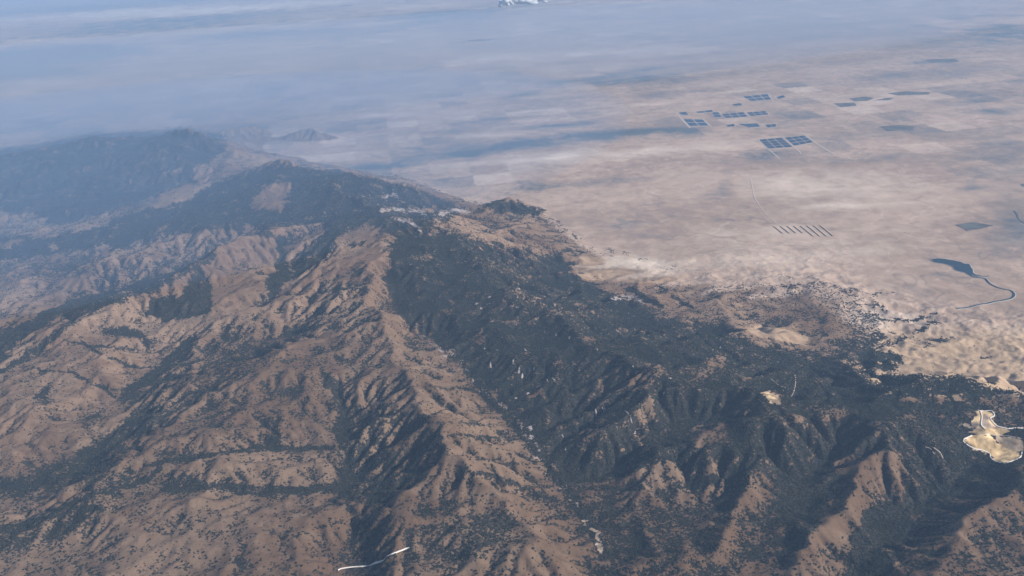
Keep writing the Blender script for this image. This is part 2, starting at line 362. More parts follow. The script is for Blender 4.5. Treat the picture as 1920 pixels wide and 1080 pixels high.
# D: share of the ground under trees and chaparral
D = np.zeros((MH, MW), np.float32)
fillp(D, MOUNT, .40, 4)
POLYS = [   # polygon, density, softness
 # left and far left
 ([(-200,300),(60,275),(180,250),(300,248),(340,240),(410,252),(440,275),(400,300),(372,345),(330,350),(290,370),(200,400),(100,420),(60,400),(-200,410)], .97, 2),
 ([(-200,500),(60,500),(160,480),(260,500),(350,470),(400,440),(440,450),(380,500),(320,520),(200,560),(100,590),(0,640),(-200,700)], .68, 5),
 ([(-200,520),(0,505),(80,520),(180,560),(90,595),(0,640),(-200,700)], .36, 5),
 ([(-200,470),(60,438),(160,433),(250,398),(330,382),(420,335),(520,306),(640,320),(760,346),(880,388),(720,392),(700,415),(640,440),(600,490),(560,522),(520,520),(525,450),(450,440),(410,430),(330,440),(250,470),(150,470),(60,480),(-200,520)], .95, 2),
 ([(370,345),(400,300),(430,280),(500,290),(520,305),(430,330)], .35, 3),
 ([(265,382),(310,358),(350,345),(372,350),(368,368),(330,378),(300,392)], .08, 1),
 ([(372,305),(392,318),(400,345),(380,350),(366,330)], .2, 2),
 ([(60,436),(120,432),(152,425),(150,430),(100,440),(60,446)], .1, 1),
 ([(175,420),(205,415),(206,423),(178,426)], .1, 1),
 ([(0,455),(30,448),(45,455),(0,465)], .1, 1),
 ([(85,460),(98,455),(112,463),(100,470)], .15, 1),
 ([(-200,440),(-200,400),(10,395),(18,410),(10,430)], .3, 2),
 ([(188,452),(198,452),(206,475),(190,480)], .3, 1), ([(240,458),(262,452),(266,470),(242,474)], .4, 1),
 ([(290,450),(350,440),(388,432),(388,445),(340,455),(350,480),(300,470),(230,478),(180,495),(195,478)], .42, 2),
 ([(235,478),(260,470),(350,500),(300,520),(230,545),(240,500)], .6, 3),
 ([(108,530),(140,518),(168,528),(165,540),(120,545)], .08, 1),
 ([(-200,680),(0,662),(110,612),(230,567),(300,552),(360,500),(396,560),(440,600),(420,612),(330,640),(290,680),(240,740),(250,785),(200,805),(100,850),(-200,900)], .22, 3),
 ([(270,580),(285,560),(345,548),(362,508),(386,505),(398,560),(402,585),(340,598),(300,600)], .97, 1),
 ([(180,615),(250,610),(268,625),(300,640),(285,655),(240,632),(190,625)], .85, 2),
 ([(-60,665),(0,632),(60,596),(110,572),(125,580),(60,625),(0,680),(-60,720)], .97, 1),
 ([(112,576),(230,555),(300,528),(350,492),(372,488),(300,545),(230,566),(128,600)], .9, 1),
 ([(130,600),(160,590),(90,650),(10,700),(-60,740),(-60,715),(0,690),(70,640)], .85, 1),
 ([(380,500),(440,447),(470,443),(520,452),(520,508),(504,516),(500,545),(480,565),(450,592),(412,582),(396,545),(386,520)], .12, 1),
 ([(432,490),(470,492),(500,502),(506,520),(470,512),(440,505)], .5, 2),
 ([(452,430),(470,418),(482,430),(465,438)], .05, 0),
 ([(470,395),(470,382),(485,358),(500,346),(545,346),(546,360),(530,395),(512,396),(490,390)], .12, 1),
 ([(500,426),(560,422),(612,418),(608,440),(575,470),(540,500),(548,528),(530,520),(524,450)], .5, 2),
 ([(534,450),(545,470),(550,510),(540,520),(530,480)], .15, 1),
 ([(519,440),(536,442),(540,500),(545,545),(505,565),(498,545),(506,516),(520,505)], .97, 1),
 ([(517,553),(545,525),(600,497),(612,512),(560,545),(530,565)], .15, 1),
 ([(590,505),(640,455),(700,418),(705,422),(650,470),(612,510)], .2, 1),
 ([(612,508),(640,472),(672,433),(695,428),(702,440),(716,452),(726,500),(716,512),(690,505),(660,500),(640,512)], .06, 1),
 ([(648,458),(690,448),(690,455),(665,466),(650,462)], .8, 1),
 # valley behind the long central crest
 ([(560,545),(520,620),(450,625),(420,612),(340,645),(292,690),(240,742),(262,780),(330,790),(450,720),(520,665),(600,622),(640,600),(600,570)], .66, 4),
 ([(470,600),(540,560),(600,540),(640,548),(600,590),(540,610),(505,650),(480,640)], .4, 3),
 ([(520,590),(545,580),(550,620),(540,650),(522,640)], .15, 1),
 ([(530,612),(560,608),(560,640),(530,640)], .95, 1),
 ([(250,775),(320,770),(300,805),(230,850),(170,915),(90,925),(-60,965),(-60,900),(90,880),(200,815)], .8, 3),
 ([(0,700),(60,690),(110,700),(60,720)], .35, 2),
 ([(70,730),(90,720),(110,790),(80,790)], .7, 2), ([(150,770),(200,775),(190,800),(150,800)], .65, 2),
 # central dotted mass
 ([(600,520),(680,512),(728,520),(735,580),(800,640),(860,690),(640,640),(600,600)], .52, 3),
 ([(530,652),(560,632),(600,617),(645,620),(660,628),(620,645),(560,655)], .06, 1),
 ([(640,600),(700,590),(735,640),(800,650),(900,720),(1000,830),(1035,910),(900,870),(860,830),(760,730)], .44, 5),
 ([(860,700),(905,712),(935,770),(900,765),(870,740)], .3, 4),
 ([(462,712),(600,650),(640,690),(640,840),(640,905),(400,850),(284,870),(240,850),(311,790),(380,750)], .46, 4),
 ([(425,780),(440,768),(470,770),(470,785),(440,790)], .03, 1),
 ([(540,825),(560,790),(580,785),(625,820),(630,835),(590,832)], .18, 2),
 ([(600,860),(640,855),(640,900),(610,895)], .2, 3),
 ([(490,780),(530,770),(540,830),(510,845),(490,820)], .75, 3),
 ([(600,690),(625,700),(650,760),(668,850),(662,960),(640,960),(636,850),(628,760)], .92, 2),
 ([(650,770),(720,760),(800,790),(820,850),(700,950),(655,950),(660,850)], .72, 4),
 ([(700,910),(780,870),(800,880),(740,930),(690,950)], .85, 2),
 ([(880,960),(960,960),(970,985),(930,1040),(850,1060),(840,1040),(900,1010)], .78, 3),
 ([(0,940),(250,900),(640,940),(640,1200),(-200,1200)], .3, 8),
 ([(380,930),(560,945),(560,955),(420,965)], .2, 4),
 ([(230,870),(260,900),(200,960),(140,1000),(60,1030),(-60,1050),(-60,980),(60,975),(130,940)], .72, 3),
 ([(340,880),(400,920),(640,912),(640,925),(500,930),(400,925),(300,920)], .8, 1),
 ([(440,1000),(470,1020),(450,1080),(430,1100)], .7, 3),
 ([(660,980),(850,950),(900,1010),(840,1060),(700,1100),(640,1060)], .6, 6),
 ([(860,1065),(960,1030),(1080,1000),(1080,1100),(860,1110)], .3, 4),
 ([(980,890),(1060,940),(1090,990),(1010,990),(960,950)], .45, 4),
 # forested massif
 ([(728,505),(740,440),(800,428),(900,438),(1000,448),(1062,480),(1080,525),(1200,558),(1260,590),(1380,612),(1420,650),(1500,655),(1640,702),(1800,706),(1920,740),(2200,760),(2200,915),(1920,925),(1760,940),(1700,900),(1688,850),(1600,850),(1540,880),(1440,900),(1300,880),(1200,880),(1130,900),(1065,912),(1010,840),(960,780),(900,710),(868,680),(822,640),(745,590),(725,540)], .96, 2),
 ([(860,400),(960,405),(1040,420),(1060,460),(1030,480),(960,470),(900,450),(840,440),(800,425),(820,400)], .55, 4),
 ([(700,390),(730,385),(800,395),(850,392),(860,405),(800,430),(730,440),(700,420)], .85, 2),
 ([(905,386),(930,377),(955,375),(985,381),(1022,396),(1010,406),(970,402),(930,396)], .97, 0),
 ([(1170,560),(1300,572),(1450,560),(1600,560),(1660,590),(1640,620),(1600,650),(1520,660),(1440,640),(1380,618),(1250,598)], .46, 4),
 ([(1300,540),(1500,528),(1620,548),(1640,580),(1450,572),(1300,575)], .35, 5),
 ([(1130,535),(1200,533),(1240,545),(1230,560),(1290,552),(1320,560),(1280,570),(1180,560),(1140,548)], .12, 2),
 ([(1055,484),(1090,476),(1180,482),(1260,505),(1350,518),(1480,520),(1480,528),(1300,538),(1200,534),(1100,530),(1078,518)], .05, 1),
 ([(820,560),(1000,540),(1060,560),(1050,600),(900,600)], .86, 5),
 ([(1560,650),(1600,630),(1650,620),(1700,640),(1660,700),(1560,680)], .8, 4),
 ([(1640,700),(1650,640),(1700,625),(1920,620),(2200,620),(2200,760),(1920,735),(1790,702),(1660,700)], .03, 1),
 ([(1630,655),(1700,665),(1680,695),(1640,695),(1600,680)], .93, 1),
 ([(1398,618),(1425,608),(1480,618),(1518,632),(1512,650),(1470,640),(1420,632)], .02, 0),
 ([(1145,690),(1240,680),(1245,700),(1200,735),(1155,735)], .62, 2),
 ([(1340,672),(1365,665),(1360,690),(1300,722),(1290,718)], .6, 1),
 ([(1283,815),(1305,795),(1355,787),(1370,795),(1365,822),(1320,842),(1290,828)], .42, 1),
 ([(1050,760),(1100,800),(1200,850),(1215,865),(1150,885),(1070,860),(1010,790)], .90, 4),
 ([(1440,735),(1460,738),(1462,762),(1440,752),(1425,742)], .03, 0),
 ([(1520,770),(1590,765),(1600,780),(1560,800),(1525,790)], .7, 2),
 ([(1680,745),(1760,742),(1800,752),(1740,758),(1690,756)], .55, 1), ([(1786,742),(1796,740),(1806,752),(1788,752)], .05, 0),
 ([(1830,745),(1880,738),(1925,742),(2200,750),(2200,790),(1925,795),(1900,795),(1870,770),(1830,760)], .55, 2),
 ([(1660,778),(1760,772),(1800,785),(1760,786),(1680,784)], .62, 1),
 # lower right
 ([(1130,905),(1200,880),(1440,895),(1540,880),(1590,860),(1600,1000),(1500,1100),(1070,1100),(1140,1050),(1080,940)], .68, 4),
 ([(1130,905),(1220,875),(1290,858),(1292,866),(1200,892),(1140,915)], .3, 1),
 ([(1150,935),(1240,905),(1310,880),(1370,850),(1370,866),(1300,895),(1210,925),(1160,955)], .38, 2),
 ([(1210,940),(1300,920),(1345,915),(1335,955),(1290,965),(1240,945)], .45, 3),
 ([(1280,905),(1340,890),(1360,900),(1300,920)], .95, 2),
 ([(1340,1050),(1340,980),(1400,930),(1450,895),(1455,920),(1430,965),(1390,1010),(1360,1060)], .6, 4),
 ([(1370,1080),(1400,1055),(1440,1040),(1440,1110),(1370,1110)], .15, 4),
 ([(1452,890),(1480,890),(1515,905),(1520,950),(1490,985),(1455,960)], .97, 2),
 ([(1420,1055),(1480,1030),(1560,960),(1590,915),(1560,880),(1510,895),(1520,960),(1480,1010),(1430,1020),(1400,1050)], .95, 2),
 ([(1575,870),(1600,862),(1625,865),(1625,885),(1600,895),(1585,890)], .12, 1),
 ([(1570,905),(1620,885),(1650,845),(1692,850),(1692,900),(1690,935),(1640,935),(1600,985),(1590,1030),(1540,1100),(1410,1100),(1480,1040),(1540,985)], .50, 1),
 ([(1540,985),(1580,960),(1600,985),(1588,1025),(1555,1020),(1500,1045)], .12, 2),
 ([(1640,940),(1692,938),(1700,900),(1770,935),(1720,990),(1690,1040),(1640,1100),(1590,1100),(1590,1035),(1605,990)], .97, 2),
 ([(1700,1000),(1760,950),(1870,925),(1925,935),(2200,950),(2200,1200),(1640,1200)], .55, 5),
 ([(1800,960),(1830,950),(1840,1000),(1800,1030),(1770,1020)], .35, 4),
 ([(1700,640),(1790,628),(1800,640),(1740,648)], .5, 1),
]
for p, v, s in POLYS: fillp(D, p, v, s)
# wooded gullies
for pts, wd, v in [
 ([(284,872),(400,852),(502,841),(640,839)], 9, .95), ([(350,912),(440,914),(533,917),(645,910)], 12, .97),
 ([(430,800),(440,760),(420,740)], 12, .7), ([(640,770),(760,795),(850,790)], 8, .7),
 ([(900,735),(860,728),(800,722)], 6, .8), ([(960,826),(900,820),(850,815),(800,820)], 6, .85), ([(1000,870),(940,868),(890,860)], 6, .85),
 ([(920,800),(860,790)], 6, .8), ([(880,880),(940,900),(1010,925),(1040,935)], 7, .9),
 ([(790,600),(870,690),(930,760),(1000,840),(1060,915)], 14, .85), ([(1060,920),(1110,985),(1130,1040)], 24, .85),
 ([(400,480),(340,513),(230,545),(110,578)], 16, .9), ([(360,640),(300,690),(232,745)], 14, .9),
 ([(150,640),(200,670),(260,690),(290,685)], 5, .9), ([(60,690),(140,700),(220,745)], 5, .85), ([(170,720),(240,735)], 5, .85),
 ([(100,960),(180,925),(280,900),(300,880)], 12, .85), ([(560,1000),(640,980)], 6, .7), ([(0,990),(80,970),(200,950)], 10, .85),
 ([(250,655),(180,650),(120,640)], 5, .8), ([(410,480),(560,440)], 6, .6),
 ([(1640,600),(1710,600),(1760,590)], 4, .8), ([(1600,660),(1680,640),(1720,620),(1760,600)], 10, .6),
 ([(1560,590),(1620,560),(1690,545)], 5, .5), ([(1420,545),(1480,530),(1530,522)], 4, .45), ([(1840,672),(1862,668)], 5, .8),
 ([(1180,540),(1215,560),(1240,575)], 10, .95), ([(1240,540),(1270,560),(1300,575)], 6, .8), ([(1060,520),(1120,540),(1160,560)], 8, .8),
 ([(1055,470),(1090,474)], 6, .8), ([(1030,490),(1080,494)], 6, .8),
 ([(660,490),(700,500),(715,510)], 5, .6), ([(560,560),(640,540),(700,545)], 6, .75), ([(540,640),(610,620),(660,610)], 5, .7)]:
    stroke(D, pts, wd, v)

# S: colour index of plain and slopes, soil plus painted cloud shadow and haze streaks: + pale, - dark blue grey
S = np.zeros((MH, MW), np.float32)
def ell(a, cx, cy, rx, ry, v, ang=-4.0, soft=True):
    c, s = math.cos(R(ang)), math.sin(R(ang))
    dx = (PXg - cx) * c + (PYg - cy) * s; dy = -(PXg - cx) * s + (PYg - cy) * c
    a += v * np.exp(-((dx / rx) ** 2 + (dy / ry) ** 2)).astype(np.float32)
for e in [ # (x, y, rx, ry, v) broad tones laid over the plain
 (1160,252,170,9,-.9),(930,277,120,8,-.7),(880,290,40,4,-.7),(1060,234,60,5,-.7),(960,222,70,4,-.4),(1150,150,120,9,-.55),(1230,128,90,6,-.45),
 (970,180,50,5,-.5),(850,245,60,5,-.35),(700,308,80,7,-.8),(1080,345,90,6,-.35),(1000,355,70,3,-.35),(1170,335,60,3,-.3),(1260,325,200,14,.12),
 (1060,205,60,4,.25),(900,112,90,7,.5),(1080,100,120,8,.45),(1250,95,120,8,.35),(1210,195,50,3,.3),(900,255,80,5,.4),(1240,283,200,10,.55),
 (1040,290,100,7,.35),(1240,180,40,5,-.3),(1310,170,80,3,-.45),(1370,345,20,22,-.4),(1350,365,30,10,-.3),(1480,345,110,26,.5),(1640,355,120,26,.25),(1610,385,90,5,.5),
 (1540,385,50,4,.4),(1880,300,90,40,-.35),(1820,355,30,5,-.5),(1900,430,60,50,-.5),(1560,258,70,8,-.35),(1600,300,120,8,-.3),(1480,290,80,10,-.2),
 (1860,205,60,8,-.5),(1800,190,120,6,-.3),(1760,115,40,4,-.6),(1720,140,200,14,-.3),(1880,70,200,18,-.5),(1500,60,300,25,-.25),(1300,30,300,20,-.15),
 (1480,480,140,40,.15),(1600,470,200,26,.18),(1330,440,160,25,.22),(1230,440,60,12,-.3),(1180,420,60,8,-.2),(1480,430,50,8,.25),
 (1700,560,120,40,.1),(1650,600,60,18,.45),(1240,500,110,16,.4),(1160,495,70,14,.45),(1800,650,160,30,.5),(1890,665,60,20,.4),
 (60,108,170,13,-2.2),(20,140,140,10,-1.4),(200,60,300,5,-.5),(40,75,120,5,.4),(150,90,70,6,-.6),(330,38,250,8,-.6),(620,60,200,12,-.4),(820,30,120,12,-.7),(700,45,60,4,.6),(420,18,240,6,.9),(200,25,200,4,.6),  # upper left: cloud shadow and haze bands painted into the ground colour
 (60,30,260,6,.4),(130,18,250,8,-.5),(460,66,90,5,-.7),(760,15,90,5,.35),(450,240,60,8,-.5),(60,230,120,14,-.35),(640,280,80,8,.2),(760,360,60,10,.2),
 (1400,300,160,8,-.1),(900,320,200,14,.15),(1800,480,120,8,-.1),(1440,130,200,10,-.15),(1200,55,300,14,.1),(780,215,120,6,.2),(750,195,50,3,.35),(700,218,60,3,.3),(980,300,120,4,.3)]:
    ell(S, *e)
# Q: quarry earth; W: bare white ground; G: grey pit floor
Q = np.zeros((MH, MW), np.float32); W = np.zeros((MH, MW), np.float32)
fillp(Q, [(1804,825),(1822,817),(1834,814),(1855,816),(1864,824),(1887,840),(1914,850),(1913,859),(1886,868),(1867,865),(1855,853),(1843,845),(1828,842),(1816,835)], 1.0, 0)
fillp(Q, [(1831,768),(1864,771),(1864,780),(1856,784),(1864,794),(1873,801),(1893,806),(1886,816),(1864,817),(1843,814),(1815,812),(1834,803),(1826,795)], .62, 0)
fillp(Q, [(1843,777),(1855,778),(1852,786),(1862,798),(1872,804),(1850,801),(1842,795)], .30, 0)
fillp(Q, [(1864,816),(1890,818),(1917,824),(1925,838),(1917,846),(1898,847),(1879,836)], .38, 0)
fillp(Q, [(1425,738),(1440,733),(1452,740),(1465,760),(1450,760)], .8, 0)
fillp(Q, [(1064,928),(1078,928),(1085,938),(1096,955),(1105,972),(1098,976),(1088,955),(1070,940)], .24, 0)
fillp(Q, [(1090,976),(1112,976),(1128,1000),(1130,1040),(1120,1040),(1116,1005),(1100,990)], .33, 0)
fillp(Q, [(1796,790),(1835,795),(1830,806),(1800,800)], .3, 1)
for pts in [[(712,395),(740,392),(765,394)], [(765,394),(785,397),(800,402)], [(740,410),(770,416),(783,425),(790,434)], [(825,402),(850,392),(880,398)], [(722,370),(738,364),(748,372)],
            [(1000,800),(1005,830),(995,800)], [(1150,560),(1185,556),(1205,566)]]:
    stroke(W, pts, 6, .9)
rng = np.random.default_rng(7)
for t in np.linspace(0, 1, 120):      # bare rock along the creek
    cr = [(790,628),(826,652),(865,681),(887,712),(911,735),(975,795),(1000,830),(1023,880),(1064,925)]
    i = min(int(t * 8), 7); u = t * 8 - i
    x = cr[i][0] * (1 - u) + cr[i + 1][0] * u + rng.normal(0, 4); y = cr[i][1] * (1 - u) + cr[i + 1][1] * u + rng.normal(0, 4)
    stroke(W, [(x, y), (x + rng.uniform(3, 9), y + rng.uniform(1, 8))], rng.uniform(1.4, 2.8), rng.uniform(.3, .8))
for _ in range(230):                 # small bare openings in the chaparral
    x = rng.uniform(870, 1560); y = rng.uniform(540, 760)
    if not inpoly(np.array(x), np.array(y), [(880,540),(1160,560),(1400,640),(1600,720),(1560,770),(1200,770),(960,730),(870,620)]): continue
    a = rng.uniform(-.4, .9); l = rng.uniform(2, 8)
    stroke(W, [(x, y), (x + l * math.cos(a), y + l * math.sin(a))], rng.uniform(1.5, 3.2), rng.uniform(.25, .8))

# ------------------------------------------------------------------ the relief as one fan of quads: fine near the aircraft, coarser far away
dep = np.concatenate([np.linspace(64, 46, 90, endpoint=False), np.linspace(46, 20, 800, endpoint=False), np.linspace(20, 1.5, 620)])
az = np.radians(np.linspace(-46, 46, 1650))
RR, AZ = np.meshgrid(H / np.tan(np.radians(dep)), az, indexing='ij')
X = RR * np.sin(AZ); Y = RR * np.cos(AZ); Z = height(X, Y)
NY, NX = X.shape
mt = gs(MT, X, Y) * (edgefade(X, Y) > 0)
PX, PY = project(np.stack([X, Y, Z], -1))
wx = fbm(X / 420, Y / 420, 61, 4); wy = fbm(X / 420, Y / 420, 67, 4)
wx2 = fbm(X / 90, Y / 90, 71, 2); wy2 = fbm(X / 90, Y / 90, 77, 2)
near = sstep(900, 350, RR / 30)
PXw = PX + 11 * wx + 4 * wx2; PYw = PY + 6 * wy + 3 * wy2
d = msamp(D, PXw, PYw) * edgefade(X, Y)
cv = gs(CV, X, Y); cv2 = gs(CV2, X, Y); ag = gs(AGs, X, Y)
gull = sstep(4.1, 5.6, ag); slopex = gs(gx, X, Y); slopey = gs(gy, X, Y)
amp = np.clip(4.2 * d * (1.02 - d), 0, 1) * mt
d = np.where(d < .85, d * (.78 + .22 * sstep(.6, .85, d)), d)
veg = d + amp * (.10 + .42 * (gull - .3) - .010 * np.clip(cv, -14, 10) - .002 * np.clip(cv2, -40, 20) + .22 * slopex + .30 * fbm(X / 300, Y / 300, 81, 3))
veg = np.maximum(veg, .42 * d)
opn = sstep(.78, .92, d) * mt
veg = veg - opn * (.46 * sstep(.12, .62, fbm(X / 520, Y / 520, 171, 5, .6)) + .010 * np.clip(cv, 0, 16) + .10 * sstep(.2, .6, wx2))
veg = np.clip(veg, 0, 1)
print('veg', round(time.time() - T0, 1))

def mixc(a, b, t): return a + (b - a) * t[..., None]
def col3(*c): return np.array(c, np.float32)
n1 = fbm(X / 2600, Y / 2600, 91, 4); n2 = fbm(X / 260, Y / 170, 95, 4)
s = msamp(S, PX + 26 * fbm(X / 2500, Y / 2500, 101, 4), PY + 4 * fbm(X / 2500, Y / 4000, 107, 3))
# long faint streaks of the desert floor: drainage washes, old field edges
st = fbm(X / 5000 + .12 * Y / 5000, Y / 3000 - .1 * X / 3000, 111, 6, .6); st2 = fbm(X / 420, Y / 420, 117, 5, .6)
grass = mixc(np.broadcast_to(col3(.215, .130, .080), X.shape + (3,)), np.broadcast_to(col3(.325, .215, .142), X.shape + (3,)), sstep(-.4, .5, n1 + .5 * n2))
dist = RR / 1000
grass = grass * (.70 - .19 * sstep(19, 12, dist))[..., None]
plainc = mixc(np.broadcast_to(col3(.315, .218, .158), X.shape + (3,)), np.broadcast_to(col3(.41, .29, .215), X.shape + (3,)), sstep(-.5, .5, st + .5 * st2))
ww = 900 * fbm(X / 1700, Y / 1700, 201, 3)
wash = sstep(.035, .0, np.abs(fbm((X + ww) / 4200, (Y - ww) / 4200, 123, 4))) + .7 * sstep(.03, .0, np.abs(fbm((X - ww) / 1900, (Y + ww) / 1900, 129, 3)))
wash = wash * sstep(-.2, .3, fbm(X / 5000, Y / 5000, 207, 2)) - .8 * sstep(.025, 0, np.abs(fbm((X + ww) / 3000, (Y + ww) / 2600, 211, 4)))
patch = sstep(.12, .5, fbm(X / 1500, Y / 1900, 127, 4)) * sstep(20, 34, dist)
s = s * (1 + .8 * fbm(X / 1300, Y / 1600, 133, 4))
# farm sections: square parcels of slightly different soil, lined up with the solar farms
st2 = st2 + .5 * fbm(X / 160, Y / 220, 215, 2)
ga = at(np.array([1422., 1508.]), np.array([262., 254.])); gd = ga[1] - ga[0]; gd /= np.linalg.norm(gd)
def parcels(size, sd, share):
    U = (X * gd[0] + Y * gd[1]) / size + .04 * wx; V = (-X * gd[1] + Y * gd[0]) / size + .04 * wy; iu = np.floor(U); iv = np.floor(V)
    a = (_h(iu, iv, sd) / 6.2832); b = (_h(iu, iv, sd + 5) / 6.2832)
    return np.where(a < share, b * 2 - 1, 0).astype(np.float32)
farm = sstep(-.15, .35, fbm(X / 14000, Y / 14000, 151, 2) + .25) * sstep(22, 30, dist)
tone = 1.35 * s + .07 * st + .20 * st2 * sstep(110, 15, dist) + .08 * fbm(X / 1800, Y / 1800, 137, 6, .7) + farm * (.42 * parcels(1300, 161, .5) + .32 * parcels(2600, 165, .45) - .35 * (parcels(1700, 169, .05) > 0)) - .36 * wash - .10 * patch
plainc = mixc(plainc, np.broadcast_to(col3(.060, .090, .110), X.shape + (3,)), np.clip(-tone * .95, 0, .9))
plainc = mixc(plainc, np.broadcast_to(col3(.66, .54, .43), X.shape + (3,)), np.clip(tone * .75, 0, .9))
pm = sstep(.25, .6, mt) if True else mt
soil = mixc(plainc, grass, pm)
# pale foothill grass on the sunny side of the range
fh = sstep(1560, 1680, PX) * sstep(600, 640, PY) * (1 - sstep(735, 750, PY))
soil = mixc(soil, np.broadcast_to(col3(.38, .265, .17), X.shape + (3,)) * (1 + .25 * n2)[..., None], np.clip(fh + (msamp(D, PX, PY) < .06) * .6 * sstep(1040, 1100, PX) * mt, 0, 1))
q = msamp(Q, PX + 5 * wx2 + 3 * wx, PY + 3.5 * wy2)
q = q * np.where((PX > 1780) | (q < .1), 1, np.clip(.55 + 1.3 * wx2 + 1.0 * n2, 0, 1)); soft_ = sstep(.2, .75, q)
wv = msamp(W, PX + 6 * wx2 + 6 * wx, PY + 3 * wy2) * np.clip(.8 + 1.4 * n2 + wx2, 0, 1)
soil = mixc(soil, (col3(.19, .15, .125) + soft_[..., None] * col3(.36, .235, .08)) * (1 + .6 * n2 + .5 * wx2)[..., None] * 1.0, sstep(.12, .3, q))
soil = mixc(soil, np.broadcast_to(col3(.31, .265, .245), X.shape + (3,)), np.clip(wv * 1.1, 0, 1))
veg = veg * (1 - sstep(.1, .3, q)) * (1 - .92 * np.clip(wv, 0, 1))
cl_ = fbm(X / 260, Y / 420, 221, 3)
veg = np.where(mt < .10, np.clip(d + 2.2 * d * (1 - d) * cl_, 0, 1), veg)

def node_mat(name):
    mt_ = bpy.data.materials.new(name); mt_.use_nodes = True
    nt = mt_.node_tree; b = nt.nodes['Principled BSDF']; b.inputs['Specular IOR Level'].default_value = 0.1
    b.inputs['Roughness'].default_value = 0.95
    return mt_, nt, b
def N(nt, t, **kw):
    n = nt.nodes.new(t)
    for k, v in kw.items(): setattr(n, k, v)
    return n
def mathn(nt, op, a, b=None, clamp=False):
    n = N(nt, 'ShaderNodeMath', operation=op, use_clamp=clamp)
    for i, v in enumerate((a, b)):
        if v is None: continue
        if isinstance(v, (int, float)): n.inputs[i].default_value = v
        else: nt.links.new(v, n.inputs[i])
    return n.outputs[0]
def noise_tex(nt, co, scale, detail=3, rough=.55):
    n = N(nt, 'ShaderNodeTexNoise'); n.inputs['Scale'].default_value = scale; n.inputs['Detail'].default_value = detail
    n.inputs['Roughness'].default_value = rough; nt.links.new(co, n.inputs['Vector']); return n.outputs['Fac']

def ground_material():
    m_, nt, b = node_mat('ground_cover')
    geo = N(nt, 'ShaderNodeNewGeometry'); pos = geo.outputs['Position']
    soil_a = N(nt, 'ShaderNodeAttribute', attribute_name='soil'); veg_a = N(nt, 'ShaderNodeAttribute', attribute_name='veg')
    nA = noise_tex(nt, pos, 1 / 40, 2, .5); nB = noise_tex(nt, pos, 1 / 120, 3, .6)
    k = mathn(nt, 'ADD', mathn(nt, 'MULTIPLY', nA, .65), mathn(nt, 'MULTIPLY', nB, .35))
    # noise stretched to fill 0..1 so that the share of dark ground equals veg
    kk = mathn(nt, 'ADD', mathn(nt, 'MULTIPLY', mathn(nt, 'SUBTRACT', k, .5), 3.6), .5)
    dlt = mathn(nt, 'SUBTRACT', mathn(nt, 'SUBTRACT', mathn(nt, 'MULTIPLY', veg_a.outputs['Fac'], 1.16), .08), kk)
    dark = mathn(nt, 'ADD', mathn(nt, 'MULTIPLY', dlt, 7), .5, True)
    nC = noise_tex(nt, pos, 1 / 30, 4, .65); nD = noise_tex(nt, pos, 1 / 900, 4, .6)
    var = mathn(nt, 'ADD', mathn(nt, 'MULTIPLY', nC, .5), mathn(nt, 'MULTIPLY', nD, .5))
    sv = N(nt, 'ShaderNodeMapRange'); nt.links.new(var, sv.inputs[0]); sv.inputs[1].default_value = .3; sv.inputs[2].default_value = .7; sv.inputs[3].default_value = .8; sv.inputs[4].default_value = 1.2
    sm = N(nt, 'ShaderNodeMix', data_type='RGBA', blend_type='MULTIPLY'); sm.inputs[0].default_value = 1
    nt.links.new(soil_a.outputs['Color'], sm.inputs[6]); nt.links.new(sv.outputs[0], sm.inputs[7])
    fr = N(nt, 'ShaderNodeMix', data_type='RGBA'); fr.inputs[6].default_value = (.010, .013, .012, 1); fr.inputs[7].default_value = (.050, .043, .034, 1)
    fv = N(nt, 'ShaderNodeMapRange'); nt.links.new(var, fv.inputs[0]); fv.inputs[1].default_value = .40; fv.inputs[2].default_value = .66
    nt.links.new(fv.outputs[0], fr.inputs[0])
    mx = N(nt, 'ShaderNodeMix', data_type='RGBA'); nt.links.new(dark, mx.inputs[0])
    nt.links.new(sm.outputs[2], mx.inputs[6]); nt.links.new(fr.outputs[2], mx.inputs[7])
    nt.links.new(mx.outputs[2], b.inputs['Base Color'])
    bp = N(nt, 'ShaderNodeBump'); bp.inputs['Strength'].default_value = .55; bp.inputs['Distance'].default_value = 14
    hh = mathn(nt, 'ADD', mathn(nt, 'MULTIPLY', dark, .5), nC)
    nt.links.new(hh, bp.inputs['Height']); nt.links.new(bp.outputs[0], b.inputs['Normal'])
    return m_
GM = ground_material()
CO = np.stack([X, Y, Z], -1).reshape(-1, 3).astype(np.float32)
idx = np.arange(NY * NX).reshape(NY, NX)
quads = np.stack([idx[:-1, :-1], idx[:-1, 1:], idx[1:, 1:], idx[1:, :-1]], -1).reshape(-1, 4)
ismt = (mt[:-1, :-1].ravel() > .12)
def ground_part(name, sel):
    qd = quads[sel]; used, inv = np.unique(qd, return_inverse=True)
    o = mesh_obj(name, CO[used], inv.reshape(-1, 4), mats=[GM], smooth=True)
    a = o.data.attributes.new('veg', 'FLOAT', 'POINT'); a.data.foreach_set('value', veg.ravel()[used].astype(np.float32))
    a = o.data.attributes.new('soil', 'FLOAT_COLOR', 'POINT')
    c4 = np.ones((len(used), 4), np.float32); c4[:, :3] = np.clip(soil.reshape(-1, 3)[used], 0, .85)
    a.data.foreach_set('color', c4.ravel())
    return tag(o, kind='structure')
ground_part('hills', ismt); ground_part('plain', ~ismt)
print('ground', round(time.time() - T0, 1))

